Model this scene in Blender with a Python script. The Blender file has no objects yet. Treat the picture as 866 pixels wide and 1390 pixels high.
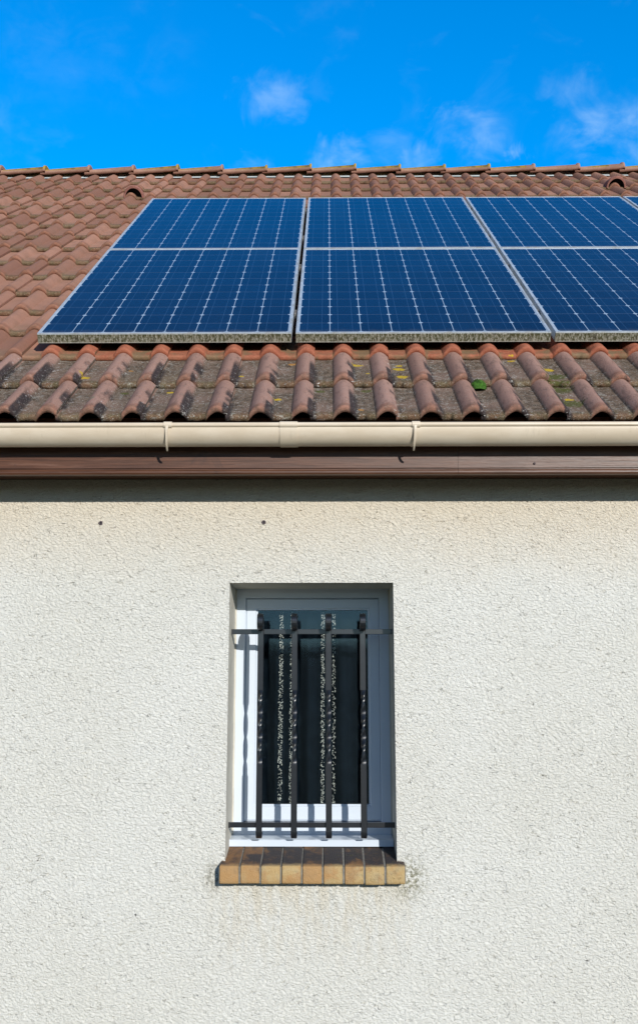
import bpy, math, random
import numpy as np
from mathutils import Vector, Matrix
R = math.radians
random.seed(7); rng = np.random.default_rng(7)
S = bpy.context.scene; COL = S.collection

# ------------------------------------------------------------------ camera
cam_d = bpy.data.cameras.new('camera'); cam = bpy.data.objects.new('camera', cam_d); COL.objects.link(cam)
cam.location = (0, -3.8871, 1.6)
cam.rotation_euler = (R(90 + 11.2578), 0, R(0.554))
cam_d.sensor_fit = 'AUTO'; cam_d.sensor_width = 36
cam_d.lens = 36 * 1434.4 / 1390
cam_d.shift_y = -45 / 1390
cam_d.clip_start = 0.05; cam_d.clip_end = 3000
S.camera = cam

# ------------------------------------------------------------------ sun and sky
SUN_EL, SUN_AZ = 17.3, 21.8          # azimuth: degrees to the right of the line straight out from the wall
sd = Vector((math.sin(R(SUN_AZ)) * math.cos(R(SUN_EL)), -math.cos(R(SUN_AZ)) * math.cos(R(SUN_EL)), math.sin(R(SUN_EL))))
sun_d = bpy.data.lights.new('sun', 'SUN'); sun_d.energy = 4.35; sun_d.angle = R(0.53); sun_d.color = (1.0, 0.97, 0.915)
sun = bpy.data.objects.new('sun', sun_d); COL.objects.link(sun)
sun.rotation_euler = sd.to_track_quat('Z', 'Y').to_euler(); sun.location = (3, -8, 6)
S.view_settings.view_transform = 'Standard'; S.view_settings.look = 'None'
S.view_settings.exposure = 0.0; S.view_settings.gamma = 1.0; S.view_settings.use_curve_mapping = False

class NT:
    """small helper for node trees"""
    def __init__(s, tree): s.t = tree; s.n = tree.nodes; s.l = tree.links; s.n.clear()
    def new(s, typ, **k):
        nd = s.n.new(typ)
        for a, b in k.items(): setattr(nd, a, b)
        return nd
    def put(s, sock, v):
        if isinstance(v, bpy.types.NodeSocket): s.l.new(v, sock)
        elif v is not None:
            if hasattr(sock.default_value, '__len__') and hasattr(v, '__len__') and len(v) == 3 and len(sock.default_value) == 4: v = (*v, 1)
            sock.default_value = v
    def m(s, op, a, b=None, c=None, clamp=False):
        nd = s.new('ShaderNodeMath', operation=op, use_clamp=clamp)
        s.put(nd.inputs[0], a)
        if b is not None: s.put(nd.inputs[1], b)
        if c is not None: s.put(nd.inputs[2], c)
        return nd.outputs[0]
    def vm(s, op, a, b=None):
        nd = s.new('ShaderNodeVectorMath', operation=op); s.put(nd.inputs[0], a)
        if b is not None: s.put(nd.inputs[1], b)
        return nd.outputs['Value'] if op in ('DISTANCE', 'DOT_PRODUCT', 'LENGTH') else nd.outputs[0]
    def mix(s, f, a, b, mode='MIX'):
        nd = s.new('ShaderNodeMix', data_type='RGBA', blend_type=mode)
        s.put(nd.inputs[0], f); s.put(nd.inputs[6], a); s.put(nd.inputs[7], b); return nd.outputs[2]
    def noise(s, vec, scale, detail=3, rough=.5, dist=0, out=0):
        nd = s.new('ShaderNodeTexNoise'); s.put(nd.inputs['Vector'], vec)
        nd.inputs['Scale'].default_value = scale; nd.inputs['Detail'].default_value = detail
        nd.inputs['Roughness'].default_value = rough; nd.inputs['Distortion'].default_value = dist
        return nd.outputs[out]
    def voro(s, vec, scale, feature='F1', out='Distance'):
        nd = s.new('ShaderNodeTexVoronoi', feature=feature); s.put(nd.inputs['Vector'], vec)
        nd.inputs['Scale'].default_value = scale; return nd.outputs[out]
    def step(s, v, lo, hi):
        nd = s.new('ShaderNodeMapRange', interpolation_type='SMOOTHSTEP'); s.put(nd.inputs[0], v)
        nd.inputs[1].default_value = lo; nd.inputs[2].default_value = hi
        nd.inputs[3].default_value = 0; nd.inputs[4].default_value = 1; return nd.outputs[0]
    def attr(s, name): return s.new('ShaderNodeAttribute', attribute_name=name).outputs['Fac']
    def obj(s): return s.new('ShaderNodeTexCoord').outputs['Object']
    def sep(s, v):
        nd = s.new('ShaderNodeSeparateXYZ'); s.put(nd.inputs[0], v); return nd.outputs
    def scale(s, v, k):
        nd = s.new('ShaderNodeMapping'); s.put(nd.inputs[0], v); nd.inputs['Scale'].default_value = k; return nd.outputs[0]
    def bump(s, h, dist, strength=1.0):
        nd = s.new('ShaderNodeBump'); s.put(nd.inputs['Height'], h)
        nd.inputs['Distance'].default_value = dist; nd.inputs['Strength'].default_value = strength; return nd.outputs[0]

def px_dir(x, y):
    b = R(11.2578); a = R(-.554)
    F = Vector((math.sin(a) * math.cos(b), math.cos(a) * math.cos(b), math.sin(b)))
    Rt = Vector((math.cos(a), -math.sin(a), 0)); U = Rt.cross(F)
    return (F + Rt * ((x - 433) / 1434.4) + U * ((650 - y) / 1434.4)).normalized()

W = bpy.data.worlds.new('World'); S.world = W; W.use_nodes = True
w = NT(W.node_tree)
sky = w.new('ShaderNodeTexSky', sky_type='NISHITA'); sky.sun_disc = False
sky.sun_elevation = R(SUN_EL); sky.sun_rotation = R(180 - SUN_AZ)
sky.altitude = 100; sky.air_density = 1.0; sky.dust_density = 0.3; sky.ozone_density = 3.0
hs = w.new('ShaderNodeHueSaturation'); hs.inputs['Saturation'].default_value = 1.45; hs.inputs['Hue'].default_value = .504; hs.inputs['Value'].default_value = 1.0
w.put(hs.inputs['Color'], sky.outputs[0])
dirv = w.vm('NORMALIZE', w.new('ShaderNodeTexCoord').outputs['Generated'])
n1 = w.noise(w.scale(dirv, (1, 1, 1.4)), 18, 5, .55, .6)
n2 = w.noise(w.scale(dirv, (1, 1, 1.3)), 45, 4, .6, .3)
nn = w.m('ADD', w.m('MULTIPLY', n1, .7), w.m('MULTIPLY', n2, .3))
wob = w.noise(dirv, 22, 4, .65, .8); cl = None
for x, y, r, k in [(368, 132, .036, .55), (350, 150, .02, .3), (400, 150, .02, .3), (460, 222, .034, .85), (640, 190, .04, .8), (575, 225, .032, .7), (615, 170, .03, .5),
                   (800, 182, .05, .75), (850, 170, .04, .7), (775, 125, .034, .35), (350, 228, .028, .6), (850, 222, .045, .7), (700, 208, .014, .5),
                   (530, 200, .03, .25), (60, 60, .09, .1), (445, 30, .04, .12), (170, 75, .08, .08), (930, 200, .09, .8), (-120, 180, .1, .6)]:
    d = w.m('ADD', w.vm('DISTANCE', w.vm('MULTIPLY', dirv, (1, 1, 1.35)), tuple(Vector(px_dir(x, y)) * Vector((1, 1, 1.35)))), w.m('MULTIPLY', w.m('SUBTRACT', wob, .5), .075))
    f = w.m('MULTIPLY', w.m('SUBTRACT', 1, w.step(d, 0, r)), k)
    cl = f if cl is None else w.m('MAXIMUM', cl, f)
wide = w.m('MULTIPLY', w.step(n1, .55, .85), .10)
cl = w.m('ADD', w.m('MULTIPLY', cl, w.step(nn, .38, .66)), wide, clamp=True)
dz_ = w.sep(dirv)
north = w.step(dz_[1], .42, .72)
blue = w.mix(north, w.mix(1.0, sky.outputs[0], (.68, .92, 1.18), 'MULTIPLY'), hs.outputs[0])
blue = w.vm('SCALE', blue); gain_node = blue.node; w.put(gain_node.inputs['Scale'], w.m('ADD', 1.0, w.m('MULTIPLY', north, 2.0)))
skyc = w.mix(w.m('MULTIPLY', cl, .42), blue, (6.4, 8.9, 11.2))
bg = w.new('ShaderNodeBackground'); w.put(bg.inputs['Color'], skyc); bg.inputs['Strength'].default_value = 0.098
w.l.new(bg.outputs[0], w.new('ShaderNodeOutputWorld').inputs[0])

# ------------------------------------------------------------------ object helpers
def link(o, parent=None, label=None, cat=None, group=None, kind=None):
    COL.objects.link(o)
    if parent is not None: o.parent = parent
    if label: o['label'] = label
    if cat: o['category'] = cat
    if group: o['group'] = group
    if kind: o['kind'] = kind
    return o
def empty(name, loc=(0, 0, 0), **k):
    o = bpy.data.objects.new(name, None); o.location = loc; o.empty_display_size = .2
    return link(o, **k)
class MB:
    def __init__(s): s.v = []; s.f = []; s.mi = []; s.sm = []
    def add(s, vs, fs, mi=0, smooth=False):
        o = len(s.v); s.v += [tuple(map(float, p)) for p in vs]
        for f in fs: s.f.append(tuple(i + o for i in f)); s.mi.append(mi); s.sm.append(smooth)
    def box(s, x0, x1, y0, y1, z0, z1, mi=0, bev=0, M=None):
        if bev <= 0:
            vs = [(x, y, z) for z in (z0, z1) for y in (y0, y1) for x in (x0, x1)]
            fs = [(0, 2, 3, 1), (4, 5, 7, 6), (0, 1, 5, 4), (2, 6, 7, 3), (0, 4, 6, 2), (1, 3, 7, 5)]
        else:
            import bmesh
            bm = bmesh.new(); bmesh.ops.create_cube(bm, size=1)
            for v in bm.verts: v.co = Vector(((x0 + x1) / 2 + v.co.x * (x1 - x0), (y0 + y1) / 2 + v.co.y * (y1 - y0), (z0 + z1) / 2 + v.co.z * (z1 - z0)))
            bmesh.ops.bevel(bm, geom=bm.edges[:], offset=bev, segments=2, profile=.6, affect='EDGES')
            bm.verts.index_update(); vs = [tuple(v.co) for v in bm.verts]; fs = [tuple(v.index for v in f.verts) for f in bm.faces]; bm.free()
        if M is not None: vs = [tuple(M @ Vector(p)) for p in vs]
        s.add(vs, fs, mi)
    def sweep(s, rings, mi=0, smooth=True, caps=True):
        n = len(rings[0]); vs = [p for r in rings for p in r]; fs = []
        for i in range(len(rings) - 1):
            for j in range(n):
                a, b = i * n + j, i * n + (j + 1) % n
                fs.append((a, b, b + n, a + n))
        s.add(vs, fs, mi, smooth)
        if caps: s.add(rings[0], [tuple(range(n))[::-1]], mi); s.add(rings[-1], [tuple(range(n))], mi)
    def build(s, name, mats, parent=None, **k):
        me = bpy.data.meshes.new(name); me.from_pydata(s.v, [], s.f)
        for m_ in (mats if isinstance(mats, (list, tuple)) else [mats]): me.materials.append(m_)
        me.polygons.foreach_set('material_index', s.mi); me.polygons.foreach_set('use_smooth', s.sm)
        me.update(); return link(bpy.data.objects.new(name, me), parent, **k)
def npmesh(name, V, F, mats, parent=None, smooth=True, attrs=None, mi=None, **k):
    me = bpy.data.meshes.new(name); V = np.asarray(V, np.float32); F = np.asarray(F, np.int32)
    me.vertices.add(len(V)); me.vertices.foreach_set('co', V.ravel())
    me.loops.add(F.size); me.loops.foreach_set('vertex_index', F.ravel())
    me.polygons.add(len(F)); me.polygons.foreach_set('loop_start', np.arange(0, F.size, F.shape[1], dtype=np.int32))
    me.update(calc_edges=True); me.validate()
    me.polygons.foreach_set('use_smooth', np.full(len(me.polygons), smooth))
    for m_ in (mats if isinstance(mats, (list, tuple)) else [mats]): me.materials.append(m_)
    if mi is not None: me.polygons.foreach_set('material_index', np.asarray(mi, np.int32))
    for a, d in (attrs or {}).items():
        at = me.attributes.new(a, 'FLOAT', 'POINT'); at.data.foreach_set('value', np.asarray(d, np.float32))
    me.update(); return link(bpy.data.objects.new(name, me), parent, **k)
def mat(name, disp=False):
    m_ = bpy.data.materials.new(name); m_.use_nodes = True; t = NT(m_.node_tree)
    b = t.new('ShaderNodeBsdfPrincipled'); o = t.new('ShaderNodeOutputMaterial'); t.l.new(b.outputs[0], o.inputs[0])
    if disp: m_.displacement_method = 'BOTH'
    t.b = b; t.o = o; return m_, t
def setp(t, color=None, rough=None, metal=None, normal=None, spec=None, coat=None):
    if color is not None: t.put(t.b.inputs['Base Color'], color)
    if rough is not None: t.put(t.b.inputs['Roughness'], rough)
    if metal is not None: t.put(t.b.inputs['Metallic'], metal)
    if normal is not None: t.put(t.b.inputs['Normal'], normal)
    if spec is not None: t.put(t.b.inputs['Specular IOR Level'], spec)
    if coat is not None: t.put(t.b.inputs['Coat Weight'], coat)

# ------------------------------------------------------------------ materials
def m_render():
    m_, t = mat('roughcast_render', True); p = t.obj(); x, y, z = t.sep(p)
    mp = t.new('ShaderNodeMapping'); t.put(mp.inputs[0], p); mp.inputs['Rotation'].default_value = (0, R(35), 0); mp.inputs['Scale'].default_value = (.8, 1, 1.25)
    a = t.noise(mp.outputs[0], 105, 3, .6, .3); b = t.noise(mp.outputs[0], 230, 2, .6, .2); c = t.noise(p, 14, 2, .5)
    pit = t.m('SUBTRACT', 1, t.step(t.noise(mp.outputs[0], 62, 2.0, .6, 1.0), .27, .375))
    h = t.m('ADD', t.m('MULTIPLY', t.step(a, .28, .66), .6), t.m('MULTIPLY', b, .35))
    h = t.m('SUBTRACT', t.m('ADD', h, t.m('MULTIPLY', c, .15)), t.m('MULTIPLY', pit, .8))
    dn = t.new('ShaderNodeDisplacement'); t.put(dn.inputs['Height'], h); dn.inputs['Midlevel'].default_value = .5; dn.inputs['Scale'].default_value = .0062
    t.l.new(dn.outputs[0], t.o.inputs['Displacement'])
    big = t.noise(p, 1.3, 4, .6); col = t.mix(t.step(big, .35, .7), (.645, .63, .57), (.68, .67, .62))
    # warmer cream tone that strengthens towards the eaves
    eave_tone = t.m('MULTIPLY', t.step(t.m('ADD', z, t.m('MULTIPLY', t.m('SUBTRACT', t.noise(p, 2.5, 4, .6), .5), .30)), 1.90, 2.36), .8)
    col = t.mix(eave_tone, col, (.64, .55, .42))
    # stain below the sill and round its right end
    g = t.noise(t.scale(p, (3, 3, .6)), 14, 4, .6)
    sx = t.m('SUBTRACT', 1, t.step(t.m('ABSOLUTE', t.m('ADD', x, .06)), .27, .40))
    sz = t.m('MULTIPLY', t.step(z, .55, .93), t.m('SUBTRACT', 1, t.step(z, .94, .97)))
    st = t.m('MULTIPLY', t.m('MULTIPLY', sx, sz), t.step(g, .35, .65))
    col = t.mix(t.m('MULTIPLY', st, .4), col, (.52, .44, .30))
    e = t.vm('DISTANCE', t.scale(p, (1, 0, .75)), (.277, 0, .715))
    al = t.m('MULTIPLY', t.m('SUBTRACT', 1, t.step(e, .012, .085)), t.step(t.noise(p, 75, 3, .6), .44, .58))
    col = t.mix(t.m('MULTIPLY', al, .7), col, (.14, .13, .05))
    e2 = t.vm('DISTANCE', t.scale(p, (1, 0, .6)), (-.41, 0, .575))
    al2 = t.m('MULTIPLY', t.m('SUBTRACT', 1, t.step(e2, .008, .05)), t.step(t.noise(p, 75, 3, .6), .42, .6))
    col = t.mix(t.m('MULTIPLY', al2, .6), col, (.16, .15, .10))
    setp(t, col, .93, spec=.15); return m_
def m_plain(name, c, rough=.6, metal=0, noise=0, nscale=20, bump=0, bscale=200, spec=None, coat=None):
    m_, t = mat(name); p = t.obj(); col = c
    if noise:
        n = t.noise(p, nscale, 4, .6)
        col = t.mix(t.step(n, .3, .7), tuple(v * (1 - noise) for v in c), tuple(min(1, v * (1 + noise)) for v in c))
    setp(t, col, rough, metal, spec=spec, coat=coat)
    if bump: t.put(t.b.inputs['Normal'], t.bump(t.noise(p, bscale, 3, .6), bump))
    return m_
def m_tile():
    m_, t = mat('concrete_roof_tile'); p = t.obj()
    ac, al, co, rn = t.attr('across'), t.attr('along'), t.attr('course'), t.attr('rnd')
    old = t.m('SUBTRACT', 1, t.step(co, 1.4, 1.6)); cov = t.m('MULTIPLY', t.m('SUBTRACT', 1, old), t.m('SUBTRACT', 1, t.step(co, 2.4, 2.6)))
    n = t.noise(p, 9, 4, .6); fine = t.noise(p, 240, 3, .7); mid = t.noise(p, 45, 4, .65)
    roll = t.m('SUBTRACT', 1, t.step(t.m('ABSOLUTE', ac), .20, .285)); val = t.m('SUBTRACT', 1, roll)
    clean = t.mix(rn, (.25, .122, .083), (.40, .21, .145))
    clean = t.mix(t.m('MULTIPLY', t.step(n, .4, .75), .5), clean, (.21, .12, .08))
    rr = t.mix(rn, (.30, .175, .135), (.37, .225, .18)); rr = t.mix(t.m('MULTIPLY', t.step(mid, .45, .7), .35), rr, (.36, .19, .135))
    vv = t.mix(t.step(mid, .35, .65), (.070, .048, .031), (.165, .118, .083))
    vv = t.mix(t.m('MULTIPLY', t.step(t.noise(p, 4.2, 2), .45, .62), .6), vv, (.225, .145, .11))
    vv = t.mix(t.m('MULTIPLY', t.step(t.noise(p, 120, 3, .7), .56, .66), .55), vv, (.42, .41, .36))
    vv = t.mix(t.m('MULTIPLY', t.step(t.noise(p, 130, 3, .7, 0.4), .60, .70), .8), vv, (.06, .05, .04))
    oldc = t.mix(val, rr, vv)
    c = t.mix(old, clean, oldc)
    # less weathered course that lies under the panels' edge
    x, y, z = t.sep(p); inp = t.step(x, -1.32, -1.1)
    fresh = t.mix(t.step(mid, .35, .65), (.32, .095, .052), (.40, .135, .075)); fresh = t.mix(t.m('MULTIPLY', val, t.step(n, .42, .6)), fresh, (.21, .13, .07))
    c = t.mix(t.m('MULTIPLY', cov, inp), c, fresh)
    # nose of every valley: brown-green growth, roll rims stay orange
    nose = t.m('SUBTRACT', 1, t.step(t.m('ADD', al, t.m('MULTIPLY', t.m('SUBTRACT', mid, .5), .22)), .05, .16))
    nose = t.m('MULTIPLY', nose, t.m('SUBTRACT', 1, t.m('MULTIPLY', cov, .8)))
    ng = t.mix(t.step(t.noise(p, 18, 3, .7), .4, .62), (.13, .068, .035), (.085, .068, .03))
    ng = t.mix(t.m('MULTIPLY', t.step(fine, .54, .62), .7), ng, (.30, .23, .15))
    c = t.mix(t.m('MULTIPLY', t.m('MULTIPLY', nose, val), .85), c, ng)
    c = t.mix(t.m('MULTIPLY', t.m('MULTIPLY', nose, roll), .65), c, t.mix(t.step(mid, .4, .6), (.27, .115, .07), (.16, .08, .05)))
    # olive film near valleys' nose higher up
    film = t.m('MULTIPLY', t.m('MULTIPLY', val, t.m('SUBTRACT', 1, t.step(al, .1, .55))), t.step(t.noise(p, 3.4, 3, .6), .45, .7))
    c = t.mix(t.m('MULTIPLY', film, .55), c, (.21, .155, .095))
    # black streaks down the right flank of the rolls, lowest courses
    sk = t.noise(t.scale(p, (.35, 1, 1)), 130, 3, .75)
    fl = t.m('MULTIPLY', t.step(ac, .07, .14), t.m('SUBTRACT', 1, t.step(ac, .25, .40)))
    fl = t.m('MULTIPLY', fl, t.m('MULTIPLY', t.m('SUBTRACT', 1, t.step(al, .5, .85)), t.step(t.noise(p, 5.5, 2, .5), .38, .48)))
    fl = t.m('MULTIPLY', t.m('MULTIPLY', fl, old), t.step(t.m('ADD', sk, t.m('MULTIPLY', fl, .25)), .50, .62))
    c = t.mix(t.m('MULTIPLY', fl, .93), c, (.022, .019, .021))
    # white scrapes beside the rolls
    ws = t.m('MULTIPLY', t.m('MULTIPLY', t.step(t.noise(t.scale(p, (1, 2.2, 2.2)), 42, 3, .6, 1.5), .625, .66), old), t.m('MULTIPLY', t.step(ac, .10, .2), t.m('SUBTRACT', 1, t.step(ac, .40, .5))))
    c = t.mix(t.m('MULTIPLY', ws, .85), c, (.55, .53, .50))
    # grey crust lichen blotches, yellow lichen and dark moss at known spots
    gl = t.m('MULTIPLY', t.m('MULTIPLY', t.step(t.noise(p, 20, 4, .75, .6), .56, .66), t.step(fine, .46, .55)), t.m('MULTIPLY', old, val))
    c = t.mix(t.m('MULTIPLY', gl, .5), c, (.40, .41, .37))
    for sx, sy, sr, col in SPOTS:
        q = t.vm('DISTANCE', t.vm('ADD', t.scale(p, (1, 1.3, 0)), t.vm('SCALE', t.noise(p, 40, 3, .7, 0, 1))), (sx + .5 * .05, sy * 1.3 + .025, .025)) if False else None
        dx = t.m('SUBTRACT', x, sx); dy = t.m('MULTIPLY', t.m('SUBTRACT', y, sy), 1.5)
        q = t.m('SQRT', t.m('ADD', t.m('MULTIPLY', dx, dx), t.m('MULTIPLY', dy, dy)))
        q = t.m('ADD', q, t.m('MULTIPLY', t.m('SUBTRACT', t.noise(p, 55, 4, .8), .5), sr * 2.6))
        c = t.mix(t.m('MULTIPLY', t.m('SUBTRACT', 1, t.step(q, sr * .8, sr * 1.05)), .92), c, col)
    c = t.mix(t.m('ADD', .30, t.m('MULTIPLY', old, .25)), c, t.mix(fine, (0, 0, 0), (1, 1, 1)), 'OVERLAY')
    grime = t.m('MULTIPLY', t.m('MULTIPLY', t.step(t.noise(t.scale(p, (1.6, .5, .5)), 26, 5, .75), .50, .66), old), .42)
    c = t.mix(grime, c, (.09, .06, .045))
    spk = t.m('MULTIPLY', t.step(t.noise(p, 95, 4, .8), .60, .64), t.m('MULTIPLY', old, t.m('ADD', .25, t.m('MULTIPLY', val, .6))))
    c = t.mix(spk, c, (.40, .38, .33))
    h = t.m('ADD', t.m('MULTIPLY', fine, .5), t.m('MULTIPLY', mid, .8))
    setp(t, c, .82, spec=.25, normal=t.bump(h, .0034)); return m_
def m_ridge():
    m_, t = mat('ridge_tile'); p = t.obj(); n = t.noise(p, 14, 4, .65)
    wp = t.new('ShaderNodeNewGeometry').outputs['Position']
    c = t.mix(t.step(n, .35, .7), (.31, .165, .12), (.40, .24, .17))
    gnm = t.step(t.noise(t.scale(wp, (1, .6, .6)), 3.1, 4, .7, .3), .43, .50)
    px, py, pz = t.sep(wp); up = t.step(t.sep(p)[2], .022, .050)
    yl = t.mix(t.step(t.noise(p, 30, 3, .7), .4, .62), (.42, .27, .02), (.16, .14, .03))
    c = t.mix(t.m('MULTIPLY', gnm, t.m('MULTIPLY', up, .9)), c, yl)
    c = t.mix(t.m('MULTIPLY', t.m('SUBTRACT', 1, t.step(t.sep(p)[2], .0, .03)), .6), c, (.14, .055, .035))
    setp(t, c, .85, spec=.2, normal=t.bump(t.noise(p, 160, 3), .002)); return m_
def m_cells():
    m_, t = mat('monocrystalline_cells'); x, y, z = t.sep(t.obj())
    CP = .1275; mx = (1.046 - 8 * CP) / 2; my = (1.559 - 12 * CP) / 2
    def cell(v, m0, n):
        u = t.m('DIVIDE', t.m('SUBTRACT', v, m0), CP); inside = t.m('MULTIPLY', t.step(u, -.005, .005), t.m('SUBTRACT', 1, t.step(u, n - .005, n + .005)))
        d = t.m('ABSOLUTE', t.m('SUBTRACT', t.m('FRACT', u), .5)); return u, inside, d
    u, iu, du = cell(x, mx, 8); v, iv, dv = cell(y, my, 12)
    gap = t.m('MAXIMUM', t.step(du, .4865, .4905), t.m('MULTIPLY', t.step(dv, .490, .4925), .28))
    dia = t.step(t.m('ADD', du, dv), .905, .918)
    white = t.m('MAXIMUM', gap, dia); outside = t.m('SUBTRACT', 1, t.m('MULTIPLY', iu, iv)); white = t.m('MAXIMUM', white, outside)
    bb = t.m('ABSOLUTE', t.m('SUBTRACT', du, .235)); bb = t.m('SUBTRACT', 1, t.step(bb, .006, .013))
    cid = t.new('ShaderNodeTexWhiteNoise', noise_dimensions='2D')
    cv = t.new('ShaderNodeCombineXYZ'); t.put(cv.inputs[0], t.m('FLOOR', u)); t.put(cv.inputs[1], t.m('FLOOR', v)); t.put(cid.inputs['Vector'], cv.outputs[0])
    c = t.mix(cid.outputs[0], (.0003, .005, .024), (.0008, .011, .042))
    c = t.mix(t.m('MULTIPLY', bb, .20), c, (.10, .22, .42))
    c = t.mix(white, c, (.38, .48, .58))
    # thin dust near the lower edge
    dn = t.m('MULTIPLY', t.m('SUBTRACT', 1, t.step(t.m('ADD', y, t.m('MULTIPLY', t.noise(t.obj(), 12, 4, .7), .10)), .05, .11)), .22)
    c = t.mix(dn, c, (.20, .20, .17))
    sm = t.step(t.noise(t.scale(t.obj(), (1, .5, 1)), 2.2, 4, .6), .45, .8)
    c = t.mix(t.m('MULTIPLY', sm, .03), c, (.12, .24, .40))
    setp(t, c, .4, spec=.1, coat=1.0); t.b.inputs['Coat Roughness'].default_value = .06; t.b.inputs['Coat IOR'].default_value = 1.25
    return m_
def m_alu():
    m_, t = mat('panel_frame_aluminium'); p = t.obj(); x, y, z = t.sep(p)
    n = t.noise(t.scale(p, (1.4, 1, .55)), 85, 5, .75); n2 = t.noise(t.scale(p, (1, 1, .4)), 34, 4, .7); n3 = t.noise(p, 160, 3, .7)
    base = t.mix(t.step(t.noise(p, 30, 3), .4, .7), (.50, .56, .62), (.60, .66, .72))
    dirt = t.mix(t.step(n3, .42, .6), (.20, .19, .135), (.38, .37, .31))
    dirt = t.mix(t.step(n, .45, .55), dirt, (.065, .065, .028))
    dirt = t.mix(t.m('MULTIPLY', t.step(n2, .55, .68), .7), dirt, (.035, .03, .018))
    edge = t.step(z, -.0075, -.003); dirt = t.mix(t.m('MULTIPLY', t.m('SUBTRACT', 1, t.step(z, -.0415, -.037)), .7), dirt, (.45, .45, .40))
    f = t.m('MULTIPLY', t.m('SUBTRACT', 1, t.step(y, .002, .007)), t.m('SUBTRACT', 1, t.m('MULTIPLY', edge, .8)))
    side = t.m('MULTIPLY', t.step(t.noise(p, 9, 4, .7), .5, .64), .45)
    base = t.mix(side, base, (.33, .30, .22))
    c = t.mix(f, base, dirt)
    t.put(t.b.inputs['Metallic'], t.m('MULTIPLY', t.m('SUBTRACT', 1, f), .35))
    setp(t, c, .45, normal=t.bump(t.m('MULTIPLY', n, f), .003)); return m_
def m_wood():
    m_, t = mat('stained_fascia_wood'); p = t.obj(); g = t.noise(t.scale(p, (.6, 5, 14)), 9, 5, .65); k = t.noise(p, 5, 4, .7, .8)
    c = t.mix(t.step(g, .3, .7), (.060, .023, .011), (.115, .046, .023))
    c = t.mix(t.m('MULTIPLY', t.step(t.noise(t.scale(p, (.35, 3, 6)), 11, 4, .7), .56, .72), .35), c, (.22, .12, .085))
    c = t.mix(t.m('MULTIPLY', t.step(k, .62, .74), .6), c, (.035, .015, .010))
    setp(t, c, .42, spec=.4, normal=t.bump(g, .0012)); return m_
def m_brick():
    m_, t = mat('sill_brick'); p = t.obj(); x, y, z = t.sep(p); n = t.noise(p, 22, 4, .7, .3); fine = t.noise(p, 260, 3, .7); big = t.noise(t.scale(p, (1, .6, 1)), 16, 3, .6, .4)
    front = t.mix(t.step(n, .35, .68), (.45, .305, .135), (.52, .39, .20)); bi = t.m('FLOOR', t.m('DIVIDE', t.m('ADD', x, .383), .6455 / 9)); wn = t.new('ShaderNodeTexWhiteNoise', noise_dimensions='1D'); t.put(wn.inputs['W'], t.m('ADD', bi, 3.3)); br_ = wn.outputs[0]
    front = t.mix(t.m('MULTIPLY', t.step(t.m('ADD', big, t.m('MULTIPLY', br_, .25)), .60, .76), .6), front, (.40, .20, .075))
    front = t.mix(t.m('MULTIPLY', t.m('SUBTRACT', 1, t.step(t.m('ADD', z, t.m('MULTIPLY', n, .02)), .950, .966)), .5), front, (.28, .17, .06))
    fr_ = t.m('ABSOLUTE', t.m('SUBTRACT', t.m('FRACT', t.m('DIVIDE', t.m('ADD', x, .383), .6455 / 9)), .5)); front = t.mix(t.m('MULTIPLY', t.step(t.m('ADD', fr_, t.m('MULTIPLY', n, .12)), .46, .55), .6), front, (.15, .11, .05))
    top = t.mix(t.step(t.m('ADD', big, t.m('MULTIPLY', br_, .18)), .60, .84), (.050, .043, .044), (.24, .125, .055)); top = t.mix(t.m('MULTIPLY', t.step(n, .5, .68), .6), top, (.13, .075, .045))
    f = t.step(t.m('ADD', y, t.m('MULTIPLY', t.m('SUBTRACT', n, .5), .06)), -.056, -.018)
    c = t.mix(f, front, top)
    c = t.mix(t.m('MULTIPLY', t.step(fine, .62, .72), .5), c, (.12, .085, .04))
    moss = t.m('MULTIPLY', t.step(t.noise(p, 60, 4, .75), .57, .64), t.m('MULTIPLY', t.step(t.m('ADD', x, y), -.30, .30), 1))
    c = t.mix(t.m('MULTIPLY', moss, .55), c, (.10, .095, .035))
    setp(t, c, .75, spec=.3, normal=t.bump(t.m('ADD', t.m('ADD', fine, n), t.noise(p, 90, 3, .7)), .0028)); return m_
def m_glass():
    m_, t = mat('window_glass'); g = t.new('ShaderNodeBsdfGlossy'); g.inputs['Roughness'].default_value = .045
    tr = t.new('ShaderNodeBsdfTransparent'); tr.inputs[0].default_value = (.90, .95, .95, 1)
    fr = t.new('ShaderNodeFresnel'); fr.inputs['IOR'].default_value = 1.75
    g.inputs['Color'].default_value = (.62, .84, 1, 1)
    t.put(g.inputs['Normal'], t.bump(t.noise(t.scale(t.obj(), (1, 1, .3)), 14, 2), .0005))
    mx = t.new('ShaderNodeMixShader'); t.l.new(fr.outputs[0], mx.inputs[0]); t.l.new(tr.outputs[0], mx.inputs[1]); t.l.new(g.outputs[0], mx.inputs[2])
    t.l.new(mx.outputs[0], t.o.inputs[0]); return m_
def m_gutter():
    m_, t = mat('beige_pvc'); p = t.obj(); n = t.noise(t.scale(p, (1, 1, 3)), 7, 4, .6)
    c = t.mix(t.step(n, .35, .7), (.62, .515, .385), (.68, .58, .45))
    c = t.mix(t.m('MULTIPLY', t.step(t.noise(t.scale(p, (2.5, 1, .4)), 30, 4, .7), .58, .75), .2), c, (.34, .27, .18))
    setp(t, c, .34, spec=.5); return m_
def m_grass():
    m_, t = mat('lawn'); p = t.obj(); n = t.noise(p, 2, 5, .7)
    setp(t, t.mix(t.step(n, .3, .7), (.022, .032, .010), (.04, .05, .016)), .9, normal=t.bump(t.noise(p, 60, 3), .03)); return m_
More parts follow.
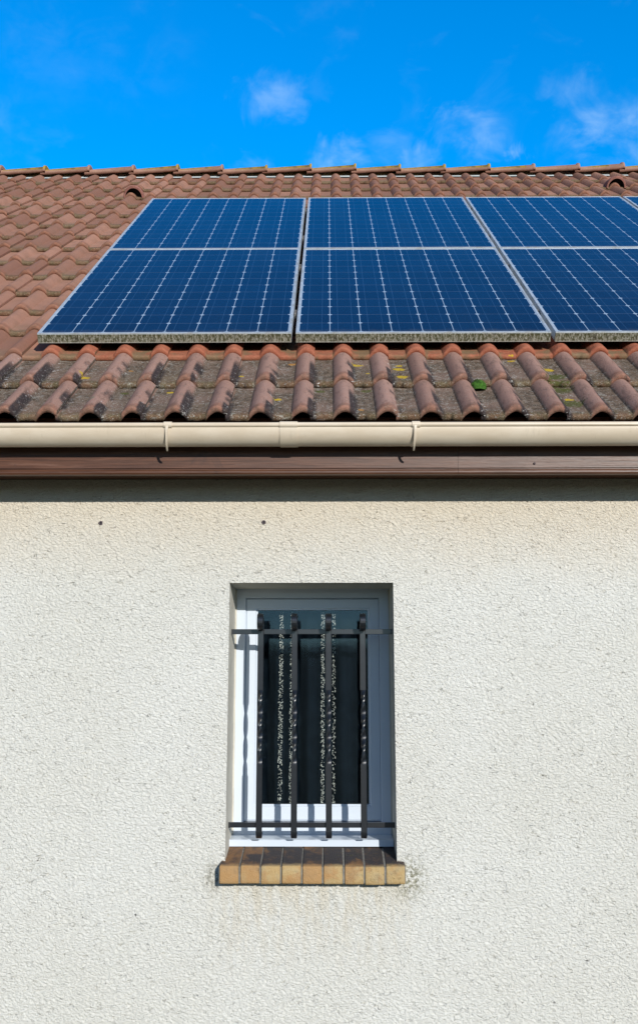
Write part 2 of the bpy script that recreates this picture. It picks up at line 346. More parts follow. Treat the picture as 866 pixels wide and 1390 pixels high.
# (x, y, radius, colour) of patches on the lowest tile courses
YL = (.50, .34, .02); MG = (.075, .08, .018); OR = (.40, .20, .05)
def tile_xy(x, y, off=.03):
    d = px_dir(x, y); tn = math.tan(R(36)); C = cam.location
    s = (2.5264 + tn * (C.y + .2671) + off - C.z) / (d.z - tn * d.y); return C.x + s * d.x, C.y + s * d.y
SPOTS = [(*tile_xy(115, 512), .020, YL), (*tile_xy(232, 526), .016, YL), (*tile_xy(179, 500), .010, OR), (*tile_xy(377, 538), .016, YL), (*tile_xy(328, 509), .011, YL),
         (*tile_xy(398, 489), .022, OR), (*tile_xy(484, 491), .020, YL), (*tile_xy(541, 497), .025, YL), (*tile_xy(545, 510), .024, YL), (*tile_xy(541, 491), .016, YL), (*tile_xy(499, 505), .008, YL),
         (*tile_xy(490, 556), .012, OR), (*tile_xy(750, 510), .050, MG), (*tile_xy(760, 522), .05, MG), (*tile_xy(775, 545), .05, MG), (*tile_xy(742, 498), .026, YL), (*tile_xy(771, 538), .016, YL),
         (*tile_xy(693, 483), .016, YL), (*tile_xy(170, 527), .018, MG), (*tile_xy(435, 524), .02, MG), (*tile_xy(497, 524), .02, MG), (*tile_xy(120, 551), .02, (.2, .2, .12))]
M = dict(render=m_render(), tile=m_tile(), ridge=m_ridge(), cells=m_cells(), alu=m_alu(), wood=m_wood(), brick=m_brick(), glass=m_glass(), gutter=m_gutter(), grass=m_grass(),
         reveal=m_plain('smooth_reveal_plaster', (.56, .53, .45), .85, noise=.08, nscale=9, bump=.002, bscale=90),
         mortar=m_plain('mortar', (.20, .19, .165), .9, noise=.25, nscale=60, bump=.001),
         pvc=m_plain('white_pvc', (.60, .655, .72), .28, noise=.02, nscale=6),
         gasket=m_plain('rubber_gasket', (.02, .025, .03), .5),
         iron=m_plain('painted_wrought_iron', (.011, .0125, .0155), .28, noise=.15, nscale=50, spec=.6, coat=.6),
         bead=m_plain('pale_sparkle_fleck', (.90, .88, .80), .3),  # pale flecks that imitate sparkle on the window glass
         cloth=m_plain('dark_curtain_cloth', (.005, .008, .012), .95, noise=.3, nscale=12, spec=0),
         dark=m_plain('dark_interior', (.03, .03, .03), .9),
         seal=m_plain('pale_ridge_seal', (.52, .56, .56), .7, noise=.1, nscale=20),
         ventin=m_plain('black_vent_mesh', (.012, .012, .012), .8),
         vent=m_plain('terracotta_vent', (.29, .125, .095), .8, noise=.22, nscale=25, bump=.0015),
         moss=m_plain('green_moss', (.05, .14, .014), .95, noise=.5, nscale=60),
         steel=m_plain('grey_clamp_metal', (.30, .27, .24), .5, metal=.6, noise=.3, nscale=60),
         hole=m_plain('rusty_plug', (.13, .10, .11), .8, noise=.4, nscale=150))

# ------------------------------------------------------------------ ground
g = MB(); gx = [-900, -300, -120, -60, -30, 0, 30, 60, 120, 300, 900]; gyy = [(-900, 6), (-300, 7), (-110, 4.6), (-80, 4.6), (-60, 3.2), (-40, .9), (-25, 0), (0, 0), (30, 0), (900, 0)]  # unseen rise behind the camera, added to darken the pane's reflection
g.add([(x, y, z * (1 + .12 * math.sin(x * .11 + y))) for y, z in gyy for x in gx], [(j * 11 + i, j * 11 + i + 1, (j + 1) * 11 + i + 1, (j + 1) * 11 + i) for j in range(len(gyy) - 1) for i in range(10)], 0, True)
g.build('ground', M['grass'], kind='structure')

# ------------------------------------------------------------------ house
TH = R(36); CT, ST = math.cos(TH), math.sin(TH)
EY, EZ = -.2671, 2.5264; GA = .3363; RIDGE_Y, RIDGE_Z = 4.125, 2.5264 + math.tan(TH) * (4.125 + .2671)
XL, XR = -5.492, 5.908
house = empty('house', (0, 0, 0), label='cream roughcast house with terracotta tiled roof, brown fascia and beige gutter', cat='house')
WX0, WX1, WZ0, WZ1 = -.3653, .2347, .985, 1.984
# front wall: fine grid where it is near the camera, coarse beyond, real opening
def axis(lo, hi, a, b, step, marks):
    pts = [lo] + [lo + (a - lo) * i / 6 for i in range(1, 6)]
    segs = sorted([a, *marks, b])
    for s0, s1 in zip(segs[:-1], segs[1:]):
        n = max(1, round((s1 - s0) / step)); pts += [s0 + (s1 - s0) * i / n for i in range(n)]
    return np.array(pts + [b] + [b + (hi - b) * i / 6 for i in range(1, 7)])
xs = axis(XL + .2, XR - .2, -1.75, 1.75, .0042, [WX0, WX1]); zs = axis(-.05, 2.62, .2, 2.40, .0042, [WZ0, WZ1])
zs = np.unique(np.round(zs, 6)); X, Z = np.meshgrid(xs, zs); nx, nz = len(xs), len(zs)
V = np.stack([X.ravel(), np.zeros(nx * nz), Z.ravel()], 1)
I, J = np.meshgrid(np.arange(nx - 1), np.arange(nz - 1)); cx = (xs[I] + xs[I + 1]) / 2; cz = (zs[J] + zs[J + 1]) / 2
keep = ~((cx > WX0) & (cx < WX1) & (cz > WZ0) & (cz < WZ1)); q = (J * nx + I)[keep]
F = np.stack([q, q + 1, q + nx + 1, q + nx], 1)
nv = len(V)
# gables and rear wall in the same mesh
x0, x1, yb = XL + .2, XR - .2, 8.52; zt = 2.62; zr = RIDGE_Z - .12
EV = np.array([(x0, 0, -.05), (x0, yb, -.05), (x0, yb, zt), (x0, 0, zt), (x1, 0, -.05), (x1, yb, -.05), (x1, yb, zt), (x1, 0, zt), (x0, RIDGE_Y, zr), (x1, RIDGE_Y, zr), (x0, RIDGE_Y, zt), (x1, RIDGE_Y, zt)])
EF = np.array([(0, 3, 2, 1), (4, 5, 6, 7), (1, 2, 6, 5), (3, 8, 2, 10), (7, 11, 6, 9)]) + nv
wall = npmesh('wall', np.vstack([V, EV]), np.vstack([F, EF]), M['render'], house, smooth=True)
# smooth plaster reveal round the opening (tapers a little towards the frame)
rv = MB(); d0, d1 = -.0005, .33; k = .0145
a0 = [(WX0, d0, WZ0 - .02), (WX1, d0, WZ0 - .02), (WX1, d0, WZ1), (WX0, d0, WZ1)]
a1 = [(WX0 + .001, d1, WZ0 - .02), (WX1 - .001, d1, WZ0 - .02), (WX1 - .001, d1, WZ1 + .001), (WX0 + .001, d1, WZ1 + .001)]
rv.add(a0 + a1, [(0, 4, 7, 3), (2, 6, 5, 1), (3, 7, 6, 2)])
rv.build('window_reveal', M['reveal'], house)

# ---- roof tiles: each tile modelled with two rolls, thick nose and interlocking edge
P = .15; SEAM = -.092
def roll_h(d, hw=.0425, h=.0335):
    d = abs(d)
    if d >= hw: return 0
    c = math.cos(math.pi / 2 * d / hw); return h * c ** .85 if c > 0 else 0
prof = []  # (w from the seam on the tile's left, height, across, thickness)
for wv in [.028, .036, .046, .060, .07492, .07508, .094]: prof.append((wv, -.0015 * math.sin(math.pi * (wv - .028) / .08), wv / P if wv < .075 else wv / P - 1, .023))
for dd in [-.044, -.0425, -.041, -.039, -.036, -.031, -.025, -.017, -.009, 0, .009, .017, .025, .031, .036, .039, .041, .0425, .044]:
    prof.append((.15 + dd, roll_h(dd), dd / P, .0255))
for wv in [.205, .215, .22492, .22508, .238, .25]: prof.append((wv, -.0015 * math.sin(math.pi * (wv - .2) / .055), wv / P - 1 if wv < .225 else wv / P - 2, .023))
for dd in [-.044, -.0425, -.041, -.039, -.036, -.031, -.025, -.017, -.009, 0, .009, .017, .024, .030, .0345]:
    prof.append((.30 + dd, max(roll_h(dd), .013 if dd > 0 else 0), dd / P, .0255))
prof = np.array(prof); NPf = len(prof)
TL = GA + .075
rows = [(.075, 1.0, 1), (.004, 1.0, 1), (.0, .93, 1), (-.0015, .6, 1), (-.001, .3, 1), (.002, .10, 1), (.008, .01, 0), (.02, 0, 0), (.05, 0, 0), (.11, 0, 0), (.19, 0, 0), (.27, 0, 0), (GA, 0, 0), (TL, 0, 0)]
NR = len(rows)
Vs, Fs, At = [], [], {k: [] for k in ('across', 'along', 'course', 'rnd')}
ntile = int(round((XR - XL) / .3)); off = 0
fq = []
for r in range(NR - 1):
    for c in range(NPf - 1): a = r * NPf + c; fq.append((a, a + 1, a + NPf + 1, a + NPf))
# right edge face of the interlock roll
base_f = np.array(fq)
for course in range(16):
    for ti in range(ntile):
        xo = XL + .3 * ti; rx, ru, rz, ry, rw = rng.normal(0, .0007), rng.normal(0, .0016), abs(rng.normal(0, .0009)), rng.normal(0, .004), rng.random()
        noz = np.convolve(rng.normal(0, 1, NPf + 2), [.3, .4, .3], 'valid') * (.0022 if course < 2 else .0012)
        vv = np.zeros((NR + 2, NPf, 3)); al = np.zeros((NR + 2, NPf))
        for r, (u, tk, _) in enumerate(rows):
            lift = .0265 * (1 - u / TL) + rz * (1 - u / TL)
            uu = u + ru + (noz if r < 7 else 0) + (ry * (prof[:, 0] - .15) * .5)
            hh = prof[:, 1] + lift - prof[:, 3] * tk
            uu2 = GA * course + uu
            vv[r, :, 0] = xo + prof[:, 0] + rx; vv[r, :, 1] = EY + uu2 * CT - hh * ST; vv[r, :, 2] = EZ + uu2 * ST + hh * CT
            al[r] = u / GA
        Vt = vv[:NR].reshape(-1, 3)
        # interlock edge strip: down from the last profile column
        last = vv[4:NR, -1].copy(); low = last.copy(); low[:, 1] += .011 * ST; low[:, 2] -= .011 * CT; ne = len(last)
        Vt = np.vstack([Vt, last, low]); b0 = NR * NPf
        ef = np.array([(b0 + i, b0 + ne + i, b0 + ne + i + 1, b0 + i + 1) for i in range(ne - 1)])
        Vs.append(Vt); Fs.append(np.vstack([base_f, ef]) + off); off += len(Vt)
        At['across'].append(np.concatenate([np.tile(prof[:, 2], NR), np.full(2 * ne, .3)]))
        aa = np.concatenate([al[:NR].ravel(), np.tile(np.array([rows[i][0] / GA for i in range(4, NR)]), 2)]); At['along'].append(aa)
        At['course'].append(np.full(len(Vt), float(course))); At['rnd'].append(np.full(len(Vt), rw))
At = {k: np.concatenate(v) for k, v in At.items()}
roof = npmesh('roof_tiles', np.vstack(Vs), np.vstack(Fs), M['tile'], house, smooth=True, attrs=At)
# boarding under the tiles, rear slope, verges
rb = MB()
def slab(y0, y1, o0, o1, mi=0, xa=XL + .03, xb=XR + .03, back=False):
    def pt(y, o):
        if back: return (2 * RIDGE_Y - (y - o * ST), EZ + (y - EY) / CT * ST + o * CT)
        return (y - o * ST, EZ + (y - EY) / CT * ST + o * CT)
    pp = [pt(y0, o0), pt(y1, o0), pt(y1, o1), pt(y0, o1)]
    rb.add([(xa, *p) for p in pp] + [(xb, *p) for p in pp], [(0, 1, 2, 3), (7, 6, 5, 4), (0, 4, 5, 1), (1, 5, 6, 2), (2, 6, 7, 3), (3, 7, 4, 0)], mi)
slab(EY + .12, RIDGE_Y - .02, -.030, -.075)
rb.build('roof_boarding', M['ventin'], house)
rb = MB(); slab(EY, RIDGE_Y, .03, -.06, back=True); rb.build('rear_roof', M['vent'], house)
# ---- pale seal strip below the ridge tiles
sl = MB(); zb = lambda y, o: EZ + (y - EY) * math.tan(TH) + o
sl.add([(XL, 4.03, zb(4.03, .020)), (XR, 4.03, zb(4.03, .020)), (XR, 4.125, 5.752), (XL, 4.125, 5.752), (XR, 4.23, zb(4.02, .0)), (XL, 4.23, zb(4.02, .0))], [(0, 1, 2, 3), (3, 2, 4, 5)])
sl.build('ridge_seal', M['seal'], house)
# ---- ridge tiles
def ridge_mesh():
    m = MB(); rings = []
    L = .40
    for u, s, dz in [(0, .92, 0), (.03, .92, 0), (L - .02, 1.02, .012), (L - .014, 1.10, .016), (L, 1.10, .016), (L + .001, .98, .008)]:
        r = []
        for i in range(15):
            a = math.pi * (i / 14); r.append((u, -math.cos(a) * .115 * s, math.sin(a) ** .7 * .076 * s + dz))
        for i in range(15):
            a = math.pi * (1 - i / 14); r.append((u, -math.cos(a) * .102 * s, math.sin(a) ** .7 * .062 * s + dz - .001))
        rings.append(r)
    m.sweep(rings); return m
rt0 = None; k_ = 0; xr = -2.297 - .3605 * 9
while xr < XR - .2:
    if rt0 is None: rt0 = ridge_mesh().build('ridge_tile', M['ridge'], house); o = rt0
    else: o = rt0.copy(); link(o, house)
    o['group'] = 'ridge tiles along the roof top'
    o.location = (xr - .04, RIDGE_Y, 5.700 + random.gauss(0, .0022)); o.rotation_euler = (random.gauss(0, .01), R(-.9 + random.gauss(0, .25)), random.gauss(0, .004)); xr += .3605
# ---- two terracotta vents on the slope
def vent(px, py, course, dx=0):
    X0 = tile_xy(px, py, .04)[0] + dx; m = MB(); rings_o = []; L = .24
    def P3(x, u, h): uu = GA * course + u - .004; return (x, EY + uu * CT - h * ST, EZ + uu * ST + h * CT)
    for u, r, h0 in [(0, .072, .022), (.006, .075, .022), (.05, .071, .020), (.12, .060, .008), (.19, .046, .002), (L, .020, -.006)]:
        rings_o.append([P3(X0 + math.cos(math.pi * i / 16) * r, u, h0 + math.sin(math.pi * i / 16) * r * 1.18) for i in range(17)])
    n = 17; vs = [p for r in rings_o for p in r]; fs = [(i * n + j, i * n + j + 1, (i + 1) * n + j + 1, (i + 1) * n + j) for i in range(5) for j in range(n - 1)]
    m.add(vs, fs, 0, True)
    inn = [P3(X0 + math.cos(math.pi * i / 16) * .061, 0, .022 + math.sin(math.pi * i / 16) * .070) for i in range(17)]
    m.add(rings_o[0] + inn, [(j, j + 1, n + j + 1, n + j) for j in range(n - 1)], 0, True)
    bk = [P3(X0 + math.cos(math.pi * i / 16) * .058, .05, .020 + math.sin(math.pi * i / 16) * .066) for i in range(17)]
    m.add(inn + bk, [(j, j + 1, n + j + 1, n + j) for j in range(n - 1)], 1, True)
    v = m.build('roof_vent', [M['vent'], M['ventin']], house); v['group'] = 'hooded vents on the roof slope'
    ml = MB(); ml.add(bk, [tuple(range(n))], 0)
    for a in range(1, 6): 
        h = .012 + a * .011; xw = .054 * math.sqrt(max(.05, 1 - (a * .011 / .068) ** 2)); ml.add([P3(X0 - xw, .048, h), P3(X0 + xw, .048, h), P3(X0 + xw, .048, h + .003), P3(X0 - xw, .048, h + .003)], [(0, 1, 2, 3)], 0)
    ml.build('vent_mesh', M['ventin'], v)
vent(172, 277, 13); vent(849, 262, 14)

# ---- fascia and soffit
fy = -.195; fa = MB()
pf = [(fy, 2.56), (fy, 2.3745), (fy + .005, 2.3725), (fy + .005, 2.3695), (fy - .001, 2.3680), (fy - .0045, 2.3630), (fy - .0045, 2.3570), (fy - .001, 2.3520), (fy + .022, 2.3515), (fy + .022, 2.56)]
def seg(xa, xb):
    n = len(pf); fa.add([(xa, *p) for p in pf] + [(xb, *p) for p in pf], [(i, i + n, (i + 1) % n + n, (i + 1) % n) for i in range(n)] + [tuple(range(n)), tuple(range(n, 2 * n))[::-1]], 0, False)
seg(XL, .4592); seg(.4600, XR)
fasc = fa.build('fascia_board', M['wood'], house)
nl = MB(); nl.sweep([[(.731 + r * math.cos(a), yy, 2.389 + r * math.sin(a)) for a in [i * math.pi / 4 for i in range(8)]] for r, yy in [(.004, fy), (.0045, fy - .003), (.002, fy - .006)]])
nl.build('nail', M['hole'], fasc)
so = MB(); so.box(XL, XR, fy + .0225, .006, 2.372, 2.386); so.build('soffit_board', M['wood'], house)

# ---- gutter
gc, gz, gr = -.2595, 2.497, .0575; gm = MB()
def grings(r, x, th=.003, inner=True):
    pts = [(gc - r * math.cos(math.pi * i / 26), gz - r * math.sin(math.pi * i / 26)) for i in range(27)]
    return [(x, *p) for p in pts]
def half(m, xa, xb, r, th=.0025):
    o0, o1 = grings(r, xa), grings(r, xb); i0, i1 = grings(r - th, xa), grings(r - th, xb); n = 27
    m.add(o0 + o1, [(i, i + n, i + n + 1, i + 1) for i in range(n - 1)], 0, True)
    m.add(i0 + i1, [(i, i + 1, i + n + 1, i + n) for i in range(n - 1)], 0, True)
    for a, b in ((o0, i0), (o1, i1)): m.add(a + b, [(i, i + 1, i + n + 1, i + n) for i in range(n - 1)], 0, False)
    m.add([o0[0], o1[0], i1[0], i0[0]], [(0, 1, 2, 3)]); m.add([o0[-1], o1[-1], i1[-1], i0[-1]], [(0, 1, 2, 3)])
def bead(m, xa, xb, r, cy=gc - gr + .001, cz=gz + .0065):
    m.sweep([[(x, cy + r * math.cos(a), cz + r * math.sin(a)) for a in [i * math.pi / 8 for i in range(16)]] for x in (xa, xb)])
half(gm, XL - .02, XR + .02, gr); bead(gm, XL - .02, XR + .02, .0085)
gut = gm.build('gutter', M['gutter'], house)
jm = MB(); half(jm, -.171, -.109, gr + .003); bead(jm, -.171, -.109, .0115); jm.build('gutter_joint', M['gutter'], gut)
br = MB()  # hanger: clip over the bead plus a tapering arm that runs under the gutter
bead(br, -.014, .014, .0118)
rings = []
for i in range(15):
    a = R(-8 + 86 * i / 14); wd = .0048 - .0022 * i / 14; rr = gr + .0035 + .013 * (i / 14) ** 1.5
    y_, z_ = gc - rr * math.cos(a), gz - rr * math.sin(a); dx = -.002 - .004 * i / 14
    rings.append([(dx - wd, y_, z_), (dx + wd, y_, z_), (dx + wd, y_ - .006 * math.cos(a) + .0, z_ - .006 * math.sin(a)), (dx - wd, y_ - .006 * math.cos(a), z_ - .006 * math.sin(a))])
br.sweep(rings, smooth=False)
half(br, -.013, -.008, gr + .002)
b0 = br.build('gutter_bracket', M['gutter'], gut); b0.location.x = -.560
for bx in (.302, 1.16, -1.42, 2.02, -2.28):
    o = b0.copy(); o.location.x = bx; link(o, gut)
for o in gut.children:
    if o.name.startswith('gutter_bracket'): o['group'] = 'brackets holding the gutter'

# ---- window
FX0, FX1 = -.3650, .2345; fyf = .245
def ring(m, x0, x1, z0, z1, wd, y0, y1, bev=.003, wb=None, wt=None):
    wb = wd if wb is None else wb; wt = wd if wt is None else wt
    # mitred profile frame, outer to inner
    O = [(x0, z0), (x1, z0), (x1, z1), (x0, z1)]; I_ = [(x0 + wd, z0 + wb), (x1 - wd, z0 + wb), (x1 - wd, z1 - wt), (x0 + wd, z1 - wt)]
    def lerp(t): return [(o[0] + (i[0] - o[0]) * t, o[1] + (i[1] - o[1]) * t) for o, i in zip(O, I_)]
    t = bev / wd; lay = [(O, y1), (O, y0 + bev), (lerp(t), y0), (lerp(1 - t), y0), (I_, y0 + bev * 1.6), (I_, y1)]
    vs = [(p[0], y, p[1]) for L_, y in lay for p in L_]; fs = []
    for k in range(5):
        for j in range(4): a, b = k * 4 + j, k * 4 + (j + 1) % 4; fs.append((a, b, b + 4, a + 4))
    m.add(vs, fs)
wf = MB(); ring(wf, FX0, FX1, 1.060, 1.990, .0415, fyf, fyf + .06, wb=.052, wt=.0415)
win = wf.build('window', M['pvc'], house)
sm_ = MB(); ring(sm_, FX0 + .041, FX1 - .0395, 1.1145, 1.9475, .0435, fyf + .006, fyf + .055, .005, wb=.058, wt=.042)
ring(sm_, FX0 + .041 + .0405, FX1 - .0395 - .0405, 1.1145 + .055, 1.9475 - .039, .006, fyf + .012, fyf + .05, .001)
sash = sm_.build('sash', M['pvc'], win)
GX0, GX1, GZ0, GZ1 = FX0 + .085, FX1 - .0835, 1.173, 1.905
gk = MB(); ring(gk, GX0 - .001, GX1 + .001, GZ0 - .001, GZ1 + .001, .0035, fyf + .0135, fyf + .05, .0008); gk.build('gasket', M['gasket'], sash)
pn = MB(); pn.add([(GX0 - .003, fyf + .020, GZ0 - .003), (GX1 + .003, fyf + .020, GZ0 - .003), (GX1 + .003, fyf + .020, GZ1 + .003), (GX0 - .003, fyf + .020, GZ1 + .003)], [(0, 1, 2, 3)])
pn.build('window_pane', M['glass'], sash)
ws = MB(); ws.add([(x, y, z) for x in (FX0 - .001, FX1 - .003) for y, z in ((fyf + .01, 1.0665), (fyf - .004, 1.0665), (.1425, 1.0625), (.140, 1.060), (.140, 1.039), (fyf + .01, 1.039))],
       [(0, 6, 7, 1), (1, 7, 8, 2), (2, 8, 9, 3), (3, 9, 10, 4), (4, 10, 11, 5), (0, 1, 2, 3, 4, 5), (11, 10, 9, 8, 7, 6)])
ws.build('drip_rail', M['pvc'], win)
for xa in (FX0 + .0005, FX1 - .006):
    cv = MB(); cv.box(xa, xa + .0055, fyf - .006, fyf - .0005, 1.07, 1.98); cv.build('side_bead', M['reveal'], win)

# ---- brick sill: nine bricks and the mortar bed, one mesh
bs = MB(); pw = .6455 / 9; sx0 = -.383
def slope_z(y): return 1.0005 + (y + .05) * .19
for i in range(9):
    a = sx0 + pw * i + .0028 + random.gauss(0, .0006); b = sx0 + pw * (i + 1) - .0028 + random.gauss(0, .0006); jz = random.gauss(0, .0008); jy = random.gauss(0, .0009)
    import bmesh
    bm = bmesh.new(); vs = [bm.verts.new((x, y + jy, z)) for x in (a, b) for y, z in ((-.052, .942 + jz), (-.052, slope_z(-.052) + jz), (.150, slope_z(.150) + jz), (.150, .942 + jz))]
    for f in ((0, 1, 2, 3), (7, 6, 5, 4), (0, 4, 5, 1), (1, 5, 6, 2), (2, 6, 7, 3), (3, 7, 4, 0)): bm.faces.new([vs[j] for j in f])
    bmesh.ops.bevel(bm, geom=bm.edges[:], offset=.0042, segments=3, profile=.6, affect='EDGES'); bm.verts.index_update()
    bs.add([tuple(v.co) for v in bm.verts], [tuple(v.index for v in f.verts) for f in bm.faces], 0, True); bm.free()
bs.add([(x, y, z) for x in (sx0 + .001, sx0 + 9 * pw - .001) for y, z in ((-.0475, .9445), (-.0475, slope_z(-.0475) - .0035), (.149, slope_z(.149) - .0035), (.149, .9445))],
       [(0, 1, 2, 3), (7, 6, 5, 4), (0, 4, 5, 1), (1, 5, 6, 2), (2, 6, 7, 3), (3, 7, 4, 0)], 1)
bs.build('window_sill', [M['brick'], M['mortar']], house)

# ---- two plugged screw holes in the wall
for ax, az in ((-.850, 2.207), (-.243, 2.209)):
    m = MB(); n = 10
    for r0, r1, ya, yb_ in ((.0085, .006, -.0015, -.006), (.006, .0035, -.006, -.003)):
        A = [(ax + r0 * (1 + .25 * math.sin(3 * i + ax)) * math.cos(i * 2 * math.pi / n), ya, az + r0 * math.sin(i * 2 * math.pi / n)) for i in range(n)]
        B = [(ax + r1 * math.cos(i * 2 * math.pi / n), yb_, az + r1 * math.sin(i * 2 * math.pi / n)) for i in range(n)]
        m.sweep([A, B], caps=False)
    m.add([(ax + .0035 * math.cos(i * 2 * math.pi / n), -.003, az + .0035 * math.sin(i * 2 * math.pi / n)) for i in range(n)], [tuple(range(n))], 1)
    m.build('wall_plug', [M['hole'], M['ventin']], house)

# ------------------------------------------------------------------ things inside the window
rm = MB(); x0, x1, y0, y1, z0, z1 = -.9, .8, .36, 1.6, .2, 2.25
cz_ = MB(); nn_ = 90; z_hi, z_lo = GZ1 + .02, GZ0 - .03
vs = []; fs = []
for i in range(nn_ + 1):
    x = GX0 - .03 + (GX1 - GX0 + .06) * i / nn_; y = fyf + .085 + .010 * math.sin(x * 95) + .006 * math.sin(x * 41 + 1)
    vs += [(x, y, z_hi), (x, y + .003 * math.sin(x * 60), (z_hi + z_lo) / 2), (x, y, z_lo)]
for i in range(nn_):
    for j in range(2): a = i * 3 + j; fs.append((a, a + 3, a + 4, a + 1))
cz_.add(vs, fs, 0, True)
cz_.build('curtain', M['cloth'], label='dark pleated curtain hanging behind the window glass', cat='curtain')
sc = empty('glass_sparkle', (-.06, fyf + .045, GZ1), label='strips of pale flecks imitating light sparkling on the patterned window glass', cat='glass sparkle')  # fleck strips added as a stand-in for sun glints on the glass
for px, wd, den in ((381.5, .0062, 1.0), (396, .0048, .9), (438.5, .0050, .95), (453.5, .0046, .75)):
    d = px_dir(px, 960); s = (fyf + .045 + 3.8871) / d.y; X0 = s * d.x; V, F = [], []
    for k in range(int(560 * den)):
        z = random.uniform(GZ0 - .01, GZ1 - .008); low = (GZ1 - z) / (GZ1 - GZ0)
        x = X0 - .003 * low + random.uniform(-1, 1) * wd * 1.3 
        if px > 450 and z < 1.62 and random.random() < .35: continue
        y = fyf + .045 + random.gauss(0, .003); r = abs(random.gauss(.0008, .0005)) + .0008; o = len(V)
        if px in (396,) : r *= .95
        ang = random.random() * 3; ca, sa = math.cos(ang) * r, math.sin(ang) * r; st = random.uniform(.7, 1.3)
        V += [(x + ca, y, z + sa * st), (x - ca, y, z - sa * st), (x - sa, y, z + ca * st), (x + sa, y, z - ca * st), (x, y - r, z), (x, y + r, z)]
        for a, b in ((0, 2), (2, 1), (1, 3), (3, 0)): F += [(o + a, o + b, o + 4), (o + b, o + a, o + 5)]
    o = npmesh('sparkle_strip', V, F, M['bead'], sc, smooth=False); o.matrix_parent_inverse = Matrix.Translation(-sc.location)

# room behind, so that the pane looks into a dark space
rm.add([(x, y, z) for z in (z0, z1) for y in (y0, y1) for x in (x0, x1)], [(0, 2, 3, 1), (4, 5, 7, 6), (2, 6, 7, 3), (0, 4, 6, 2), (1, 3, 7, 5)])
rm.build('room_lining', M['dark'], house)

# ------------------------------------------------------------------ iron grille in the window opening
gy = .095; grille = empty('window_grille', (-.0645, gy, 1.09), label='black wrought iron grille of four twisted bars with scroll ends across the window', cat='window grille')
def child(mb, name, m): 
    o = mb.build(name, m, grille); o.matrix_parent_inverse = Matrix.Translation((.0645, -gy, -1.09)); return o
for zc in (1.8105, 1.1200):
    m = MB(); hx0, hx1 = -.3660, .2355; hw, ht = .0095, .0045
    m.box(hx0, hx1, gy - ht, gy + ht, zc - hw, zc + hw, bev=.0012)
    child(m, 'rail', M['iron'])
def bar_mesh(xc):
    # flat strip centreline from lower curl, straight, twisted, straight, to upper scroll
    wv, tv = .0110, .0048; pts = []   # (y, z, tangent angle, twist)
    yb = gy - .009; r2 = .020
    for i in range(10, 0, -1):
        a = R(165 * i / 10); pts.append((yb + r2 - r2 * math.cos(a), 1.096 - r2 * math.sin(a), a, 0))
    zt0, zt1 = 1.332, 1.597; straight = [1.096, 1.16, 1.25, 1.315, zt0]
    for z in straight: pts.append((yb, z, 0, 0))
    N = 96
    for i in range(1, N): 
        f = i / N; pts.append((yb, zt0 + (zt1 - zt0) * f, 0, R(540) * f))
    for z in (zt1, 1.61, 1.68, 1.75, 1.80, 1.840): pts.append((yb, z, 0, R(540)))
    rs = .031; cy_ = yb - rs; zc_ = 1.842
    for i in range(1, 22):
        a = R(300 * i / 21); rad = rs * (1 - .25 * (i / 21)); pts.append((cy_ + rad * math.cos(a), zc_ + rad * math.sin(a), -0, ('s', a)))
    rings = []
    for k, (y, z, ta, tw) in enumerate(pts):
        ring_ = []
        if isinstance(tw, tuple): nrm = (math.cos(tw[1]), math.sin(tw[1])); ax = (1, 0, 0); sgn = -1
        elif ta: nrm = (-math.cos(ta) if False else math.cos(ta), math.sin(ta)); sgn = 1; nrm = (-math.cos(ta), -math.sin(ta)); sgn = 1
        else: nrm = None
        wv = .0112 if nrm is not None or abs(math.sin(0 if isinstance(tw, tuple) else tw)) < 1e-4 and z > zt1 - .001 or z < zt0 + .001 else .0088
        for (a, b) in ((-1, -.6), (-.85, -1), (.85, -1), (1, -.6), (1, .6), (.85, 1), (-.85, 1), (-1, .6)):
            if nrm is None:
                u, v = a * wv, b * tv; c, s = math.cos(tw), math.sin(tw); ring_.append((xc + u * c - v * s, y + u * s + v * c, z))
            elif isinstance(tw, tuple):
                # outward normal is nrm; face b=-1 (front when straight) lies inward of the scroll
                ring_.append((xc - a * wv, y + nrm[0] * (-b) * -tv * 1, z + nrm[1] * (-b) * -tv) if False else (xc - a * wv, y - nrm[0] * b * -tv * -1 * -1, z - nrm[1] * b * -tv * -1 * -1))
            else: ring_.append((xc + a * wv, y - nrm[0] * b * tv, z - nrm[1] * b * tv))
        rings.append(ring_)
    m = MB(); m.sweep(rings, smooth=False); return m
bars = []
for i, xb_ in enumerate((-.2545, -.1288, -.0030, .1235)):
    o = child(bar_mesh(xb_), 'bar', M['iron'])
    o['group'] = 'twisted bars of the grille'

# ------------------------------------------------------------------ solar panels
PX, PY, PZ = -1.1995, .2514, 3.0371; PW, PL, PT = 1.046, 1.559, .043; GX, GU = .018, .0176
rot = Matrix.Rotation(TH, 4, 'X')
def panel_frame():
    m = MB(); wd = .011; t = .0015
    def bar(x0, x1, y0, y1): m.box(x0, x1, y0, y1, -PT, 0, bev=.0012)
    bar(0, wd, 0, PL); bar(PW - wd, PW, 0, PL); bar(wd, PW - wd, 0, wd); bar(wd, PW - wd, PL - wd, PL); 
    return m
def panel_glass():
    m = MB(); m.add([(x, y, z) for z in (-.0016, -.008) for x, y in ((.009, .009), (PW - .009, .009), (PW - .009, PL - .009), (.009, PL - .009))], [(0, 1, 2, 3), (7, 6, 5, 4), (0, 4, 5, 1), (1, 5, 6, 2), (2, 6, 7, 3), (3, 7, 4, 0)]); return m
def clamp_mesh():
    m = MB(); m.box(-.007, .007, -.025, .025, -.040, -.016, bev=.001); m.box(-.004, .004, -.006, .006, -.017, -.008, bev=.001); return m
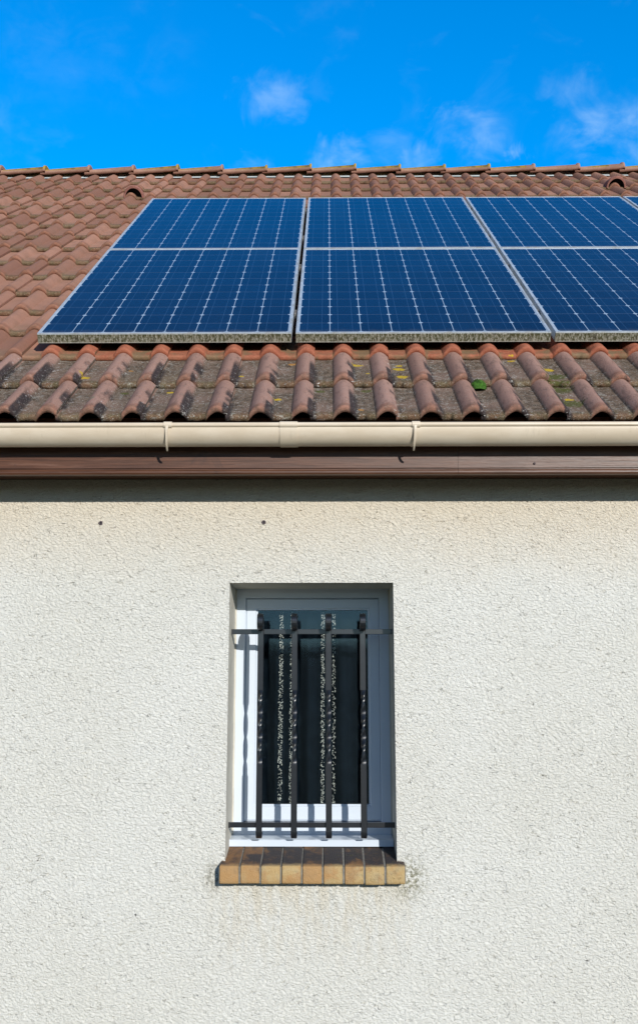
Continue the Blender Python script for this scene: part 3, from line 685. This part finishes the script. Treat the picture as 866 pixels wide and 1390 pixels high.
labels = {
 (0, 0): 'leftmost blue solar panel of the lower row, nearest the gutter', (1, 0): 'blue solar panel in the lower row, second from the left, above the window',
 (2, 0): 'rightmost visible blue solar panel of the lower row, nearest the gutter', (3, 0): 'blue solar panel at the right end of the row nearest the gutter',
 (0, 1): 'leftmost blue solar panel of the upper row, beside the left roof vent', (1, 1): 'blue solar panel in the upper row near the ridge, second from the left',
 (2, 1): 'blue solar panel in the upper row near the ridge, third from the left', (3, 1): 'rightmost blue solar panel of the upper row, only a corner below the right vent'}
fm = gm_ = cm = None
for ri in (0, 1):
    for ci in range(4):
        x = PX + (PW + GX) * ci; u = (PL + GU) * ri
        if (ci, ri) == (3, 0): continue
        root = empty('solar_panel', (x, PY + u * CT, PZ + u * ST), label=labels[ci, ri], cat='solar panel', group='solar panels in two rows on the tiled roof')
        root.rotation_euler = (TH + random.gauss(0, .0006), random.gauss(0, .0006), 0)
        if fm is None:
            f_ = panel_frame().build('panel_frame', M['alu'], root); g_ = panel_glass().build('cell_glass', M['cells'], root); c_ = clamp_mesh().build('clamp', M['steel'], root); c_.location = (PW + GX / 2, .36, 0); fm = (f_, g_, c_)
        else:
            for q_ in fm: o = q_.copy(); link(o, root); 
        o = fm[2].copy(); o.location = (PW + GX / 2, 1.22, 0); link(o, root)

# ------------------------------------------------------------------ moss cushion on the tiles
mxx, mxy = tile_xy(648, 521, .035); mz = EZ + (mxy - EY) * math.tan(TH) + .020
V, F = [], []
for k in range(2600):
    a = random.random() * 2 * math.pi; ph = math.acos(random.uniform(-.2, 1)); rad = (.9 + .12 * random.random()) * (1 + .12 * math.sin(3 * a + 1))
    d = Vector((math.sin(ph) * math.cos(a) * .029, math.sin(ph) * math.sin(a) * .022, math.cos(ph) * .028)) * rad
    p = Vector((mxx, mxy - .006, mz)) + d; n = d.normalized(); t1 = n.orthogonal().normalized(); t1.rotate(Matrix.Rotation(random.random() * 6.28, 3, n)); o = len(V)
    h = random.uniform(.0012, .0035); V += [tuple(p - t1 * .0009), tuple(p + t1 * .0009), tuple(p + n * h + t1 * random.gauss(0, .001))]; F.append((o, o + 1, o + 2))
oo = len(V)
rings = []
for i in range(9):
    ph = math.pi * .62 * (i + .02) / 8; rings.append([(mxx + math.sin(ph) * math.cos(a) * .0275 * (1 + .12 * math.sin(3 * a + 1)), mxy - .006 + math.sin(ph) * math.sin(a) * .020, mz + math.cos(ph) * .027) for a in [j * math.pi / 9 for j in range(18)]])
for r in rings: V += r
for i in range(8):
    for j in range(18): a, b = oo + i * 18 + j, oo + i * 18 + (j + 1) % 18; F += [(a, b, b + 18), (a, b + 18, a + 18)]
npmesh('moss_clump', V, F, M['moss'], smooth=True, label='round bright green moss clump sitting in a tile valley near the gutter', cat='moss')

S.render.engine = 'CYCLES'
